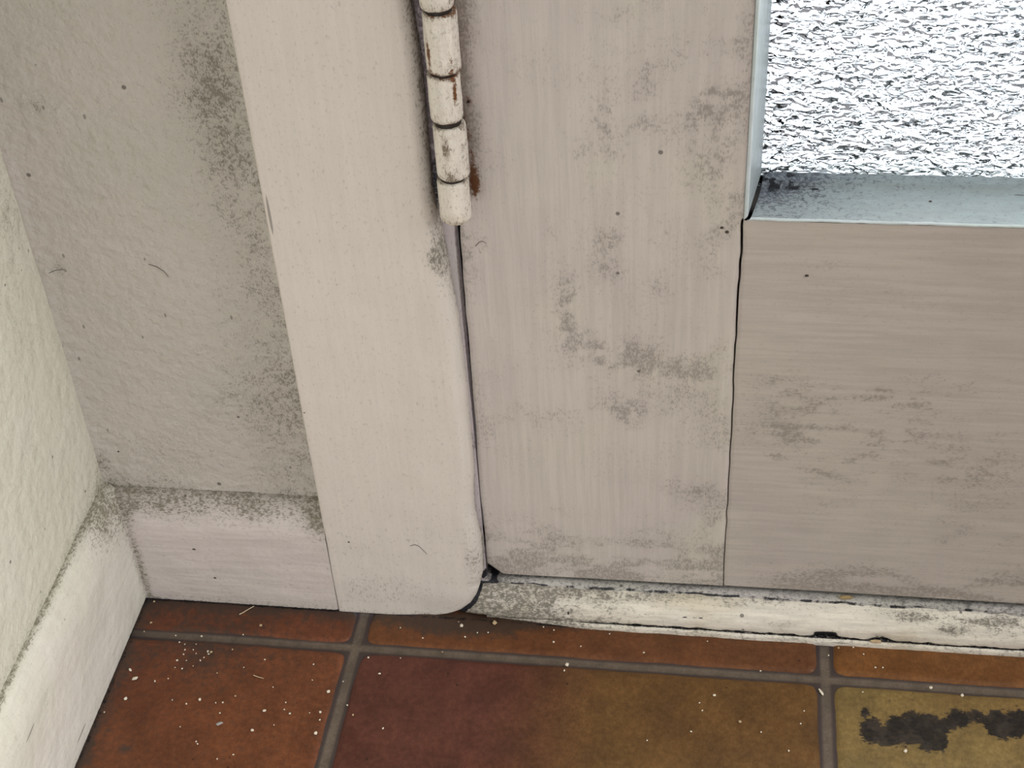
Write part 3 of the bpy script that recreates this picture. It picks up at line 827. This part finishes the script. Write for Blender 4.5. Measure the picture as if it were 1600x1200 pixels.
HX, HY, HR = .0583, .0196, .0057
hinge = bpy.data.objects.new('butt_hinge', None); COL.objects.link(hinge); hinge.location = (HX, HY, .2187)
tag(hinge, 'old white-painted butt hinge with five rust-edged knuckles, standing in the joint between casing and door', 'hinge')
cuts = [(.3013, .3300), (.2785, .2999), (.2600, .2774), (.2373, .2581), (.2187, .2361)]
for kx, (z0, z1) in enumerate(cuts):
    b = MB()
    off = .0031                     # the cut seen at the front face lies this much above its own height
    za, zb = z0 - .2187, z1 - .2187
    hs = []; L = zb - za
    prof = [(.30, 0), (.80, 0), (.93, .0002), (.985, .0007), (1.0, .0016)]
    if kx == 4: prof = [(.20, -.0012), (.32, -.0012), (.38, 0), (.84, .0001), (.95, .0006), (1.0, .0018)]
    for t in np.linspace(.12, .88, 22): prof.append((1.0, L * t))
    prof += [(1.0, L - .0012), (.975, L - .0004), (.92, L), (.5, L)]
    A = np.linspace(0, 2 * np.pi, 49)[:-1]
    T, K = np.meshgrid(A, np.arange(len(prof)), indexing='ij')
    pa = np.array(prof); rr = pa[K, 0] * HR * (1.0 + .02 * (kx in (1, 3))); Z = za + pa[K, 1]
    P0 = np.stack([np.cos(T) * .006, np.sin(T) * .006 + kx, Z], -1)
    rr = rr * (1 + (fbm(P0, 150, 191) - .5) * .05 + (fbm(P0, 500, 192) - .5) * .035 * (rr > .004))
    sx = (.0003 if kx in (1, 3) else -.0002)
    P = np.stack([np.cos(T) * rr + sx, np.sin(T) * rr, Z + (fbm(P0, 300, 193) - .5) * .0007 * (rr > .003)], -1)
    zr = (Z - za) / L
    n = fbm(P0, 350, 195)
    ends = np.exp(-np.abs(zr) / .07) + np.exp(-np.abs(zr - 1) / .06)
    r = .27 + .9 * ends * n + .4 * (np.abs(np.sin(T + .35)) < .35) * n
    if kx == 4: r += .3 * sstep(.35, .1, zr) * n
    if kx == 3: r += 1.3 * blob(T, zr, 4.60, .62, .18, .20) + .7 * blob(T, zr, 4.7, .10, .4, .15)
    g = .85 * ends * n * (1 if kx in (1, 2) else .35)
    if kx == 1: g += .85 * blob(T, zr, 3.95, .35, .18, .28) * (.4 + n) + .5 * blob(T, zr, 5.35, .2, .2, .2)
    if kx == 2: g += .75 * blob(T, zr, 5.55, .7, .2, .35)
    bk = .5 * np.exp(-np.abs(zr) / .035) * (n > .5) + .45 * np.exp(-np.abs(zr - 1) / .03) * n
    b.grid(P, stack(np.clip(r, 0, 1), np.clip(g, 0, 1), np.clip(bk, 0, 1)), flip=False, closeu=True)
    if kx == 4:
        b.poly([(.0025 * math.cos(t), .0025 * math.sin(t), -.0011) for t in np.linspace(0, 2 * np.pi, 13)[:-1]] + [(0, 0, -.0022)], [(i, 12, (i + 1) % 12) for i in range(12)], wear=(.3, 0, 0))
    b.build('knuckle', M['knuckle'], hinge)
b = MB()
A = np.linspace(0, 2 * np.pi, 25)[:-1]; zz = np.linspace(.001, .111, 4)
T, K = np.meshgrid(A, np.arange(4), indexing='ij')
b.grid(np.stack([np.cos(T) * .0046, np.sin(T) * .0046, zz[K]], -1), flip=False, closeu=True)
b.build('pin', M['dark'], hinge)
# the two leaves folded into the joint
b = MB(); b.box((-.0016, .003, .002), (-.0004, .030, .1105), wear=(.8, .6, .3)); b.build('leaf', M['reveal'], hinge)
b = MB(); b.box((.0004, .003, .002), (.0016, .030, .1105), wear=(.8, .6, .3)); b.build('leaf', M['reveal'], hinge)

# ------------------------------------------------------------------ loose bits on the floor
def chunk(name, r, flat, seed, mat, subdiv=1):
    rg = random.Random(seed)
    import bmesh
    bm = bmesh.new(); bmesh.ops.create_icosphere(bm, subdivisions=subdiv, radius=1)
    for v in bm.verts:
        k = .72 + .5 * rg.random(); v.co = Vector((v.co.x * r[0] * k, v.co.y * r[1] * k, v.co.z * r[2] * k * flat))
    zmin = min(v.co.z for v in bm.verts)
    for v in bm.verts: v.co.z -= zmin
    me = bpy.data.meshes.new(name); bm.to_mesh(me); bm.free()
    o = bpy.data.objects.new(name, me); COL.objects.link(o); me.materials.append(mat)
    return o


protos = []
A7 = [(550,90),(540,167),(515,197),(627,211),(660,262),(690,262),(742,268),(755,272),(745,278),(830,262),(715,300),(665,300),(632,300),(625,325),(465,335),(553,375),(600,365),(870,325),(932,177),(1120,315),(1115,370),(1173,412),(448,437),(615,441),(713,440),(770,451),(795,450),(840,428),(372,485),(945,482),(1035,490),(1105,487),(1144,485),(1142,512),(1020,450),(901,551),(978,530),(1127,560),(643,537),(700,590),(705,598),(833,637),(775,652),(1225,375),(1240,460),(1260,495),(1315,290),(1355,348),(1368,543),(1430,292),(1580,270),(975,395),(785,488),(665,455),(660,243),(700,243),(868,208),(720,215),(1430,183),(1510,220),(1015,475),(945,297),(775,345),(640,235),(655,278),(700,275),(728,290),(650,330),(690,320)]
A6 = [(281,403),(15,451),(310,630),(418,740),(670,747),(684,694),(248,660),(505,782),(30,816),(213,780),(260,692),(502,527),(828,432),(981,513),(932,457),(889,425),(786,463),(1212,597),(1343,629),(928,615),(1107,862),(620,860),(1012,514)]
A8 = [(293,446),(85,468),(66,443),(183,511),(250,511),(107,538),(661,495),(598,468),(830,598),(1227,635),(745,713),(727,750),(1010,520),(660,570)]
big = {(932,177): 1.5, (755,272): 1.4, (1173,412): 1.6, (945,482): 1.5, (901,551): 1.5, (465,335): 1.6, (1144,485): 1.2, (293,446): 2.2, (85,468): 1.6, (1127,560): 1.5, (713,440): 1.4, (448,437): 1.4, (742,268): 1.2, (1107,862): 1.5, (1343,629): 1.4, (1212,597): 1.4, (540,167): 1.3, (310,630): 1.3, (418,740): 1.2, (745,713): 1.5, (1355,348): 1.2}
pts = [(x * .4375, 900 + y * .4375, (x, y)) for x, y in A7] + [(1000 + x * .375, 850 + y * .375, (x, y)) for x, y in A6] + [(700 + x * .25, 860 + y * .25, (x, y)) for x, y in A8]
rg = random.Random(11)
kinds = [chunk('plaster_crumb', (.00062, .00054, .00048), .8, 100 + k, M['crumb'] if k != 4 else M['crumb_tan']) for k in range(5)]
used = set()


def crumb_words(px, py, q, tan, large):
    size = 'larger' if large else 'tiny'; col = 'tan' if tan else 'pale'
    if q[1] > .0045:
        place = ('on the narrow strip under the back skirting' if q[0] < -.004 else
                 'on the narrow strip at the casing foot' if px < 770 else
                 'on the narrow brown strip along the threshold' if q[0] < .203 else 'on the narrow orange strip far right')
    elif abs(q[1]) < .0045: place = 'in the long grout line beside the corner tile' if q[0] < 0 else 'in the long grout line before the threshold'
    elif q[0] < -.004:
        if 285 < px < 345 and py < 1050: place = 'in the dense scatter on the orange corner tile'
        elif q[0] < -.084: place = 'on the corner tile by the left skirting'
        elif q[0] > -.020: place = 'on the right edge of the orange corner tile'
        elif py < 1070: place = 'on the back half of the orange corner tile'
        elif py < 1130: place = 'across the middle of the orange corner tile'
        else: place = 'on the near part of the orange corner tile'
    elif q[0] < .09: place = 'on the dark red half of the middle tile'
    elif q[0] < .203: place = 'on the brown half of the middle tile'
    else: place = 'on the stained ochre tile'
    return '%s %s plaster crumb %s' % (size, col, place), '%s %s crumbs %s' % (size, col, place)


for px, py, key in pts:
    q = at(px, py, 2, 0.0003)
    k = rg.choice([0, 1, 2, 3, 0, 1, 2, 4])
    if k not in used: used.add(k); o = kinds[k]
    else: o = kinds[k].copy(); COL.objects.link(o)
    sc = big.get(key, .55 + .4 * rg.random())
    o.location = (q[0], min(q[1], YS - .0014), -.00015); o.rotation_euler = (0, 0, rg.random() * 6.28); o.scale = (sc, sc * (.7 + .5 * rg.random()), sc)
    lab, gr = crumb_words(px, py, q, k == 4, sc > 1.15)
    tag(o, lab, 'crumb', gr)
for k in range(5):
    if k not in used: bpy.data.objects.remove(kinds[k])


def strand(name, pts, r, mat):
    cu = bpy.data.curves.new(name, 'CURVE'); cu.dimensions = '3D'; cu.bevel_depth = r; cu.bevel_resolution = 2
    sp = cu.splines.new('POLY'); sp.points.add(len(pts) - 1)
    for i, p_ in enumerate(pts): sp.points[i].co = (*p_, 1); sp.points[i].radius = 1 - .5 * i / len(pts)
    t = bpy.data.objects.new(name, cu); me = bpy.data.meshes.new_from_object(t); bpy.data.objects.remove(t)
    o = bpy.data.objects.new(name, me); COL.objects.link(o); me.materials.append(mat); return o


def fl(px, py, z=.0004):
    return tuple(at(px, py, 2, z))


o = strand('wood_splinter', [fl(374, 960), fl(380, 957), fl(388, 952, .0008), fl(397, 947, .0012)], .00022, M['fibre']); tag(o, 'pale straw-like splinter lying on the tile at the foot of the back skirting', 'splinter')
o = strand('wood_splinter', [fl(396, 1055), fl(404, 1058), fl(412, 1060)], .00018, M['fibre']); tag(o, 'short pale splinter flat on the orange corner tile', 'splinter')
o = chunk('paint_flake', (.0016, .0009, .0005), .5, 7, M['flake_grey'], 2); o.location = fl(343, 1131, -.0001); o.rotation_euler = (0, 0, .4); tag(o, 'grey paint flake in the middle of the orange corner tile', 'flake')
o = chunk('paint_flake', (.0014, .0008, .0006), .7, 9, M['crumb'], 2); o.location = fl(211, 1061, -.0001); o.rotation_euler = (0, 0, .5); tag(o, 'cream paint flake on the corner tile close to the left skirting', 'flake')
o = chunk('paint_flake', (.0019, .0006, .0006), .6, 12, M['crumb'], 2); o.location = fl(1283, 1082, -.0008); o.rotation_euler = (0, 0, -1.0); tag(o, 'sliver of white paint lying across the grout beside the ochre tile', 'flake')
q = at(1325, 924, 1, YS + .0095); o = chunk('dry_leaf_scrap', (.0034, .0008, .0011), .9, 15, M['leaf'], 2); o.location = (q[0], YS + .0092, .0190); o.rotation_euler = (0, 0, .05); tag(o, 'tan scrap of dry leaf caught on the sill under the door bottom', 'leaf')
q = at(1370, 993, 1, YS); o = chunk('filler_lump', (.0026, .0007, .0010), .9, 16, M['crumb_tan'], 2); o.location = (q[0], YS - .0002, .0026); tag(o, 'tan lump of crumbling filler under the lower edge of the threshold nosing', 'filler')

# grit and hairs stuck to the paint
for px, py, ax, val, r_, lab in [(303, 858, 1, YS, .0009, 'dark grit speck stuck to the middle of the back skirting face'),
                                 (336, 903, 1, YS, .0007, 'small dark speck low on the back skirting, right of the larger speck'),
                                 (476, 645, 1, YS, .0005, 'tiny black speck on the left edge of the casing'),
                                 (545, 847, 1, YS, .0006, 'dark fleck low on the casing near its joint with the skirting'),
                                 (1128, 356, 1, YD, .0009, 'upper left of two brown specks on the door stile below the glass corner'),
                                 (1136, 363, 1, YD, .0009, 'lower right of two brown specks on the door stile beside the cracked joint'),
                                 (1261, 431, 1, YD, .0009, 'dark three-pointed fleck on the bottom rail below the glass'),
                                 (157, 715, 1, YW, .0008, 'dark speck at the inner wall corner just above the back skirting'),
                                 (185, 706, 1, YW, .0006, 'small black speck on the back wall above the skirting corner'),
                                 (1450, 340, 1, YD + .010, .0007, 'black speck on the pale ledge under the glass')]:
    q = at(px, py, ax, val)
    o = chunk('grit_speck', (r_, r_ * .35, r_ * .8), 1, int(px), M['speck'], 1)
    o.location = (q[0], q[1] - r_ * .10, q[2] - r_ * .5)
    if val == YD + .010: o.location = (q[0], YD + .010, GZ0 + (PZ0 - GZ0) * .010 / (YG - YD) - .0001)
    tag(o, lab, 'speck')
for pts_, y_, lab in [([(641, 853), (648, 851), (655, 854), (661, 860), (667, 866)], YS, 'short curved dark hair stuck to the lower casing'),
                      ([(232, 413), (245, 417), (256, 424), (263, 433)], YW, 'thin curved hair stuck to the back wall'),
                      ([(76, 427), (85, 423), (97, 421), (104, 424)], YW, 'short dark hair stuck to the back wall near the left corner'),
                      ([(743, 385), (748, 379), (754, 377), (760, 381)], YD, 'small hooked dark hair on the door just below the hinge')]:
    o = strand('stray_hair', [tuple(at(a_, b_, 1, y_ - .0003)) for a_, b_ in pts_], .00011, M['speck']); tag(o, lab, 'hair')
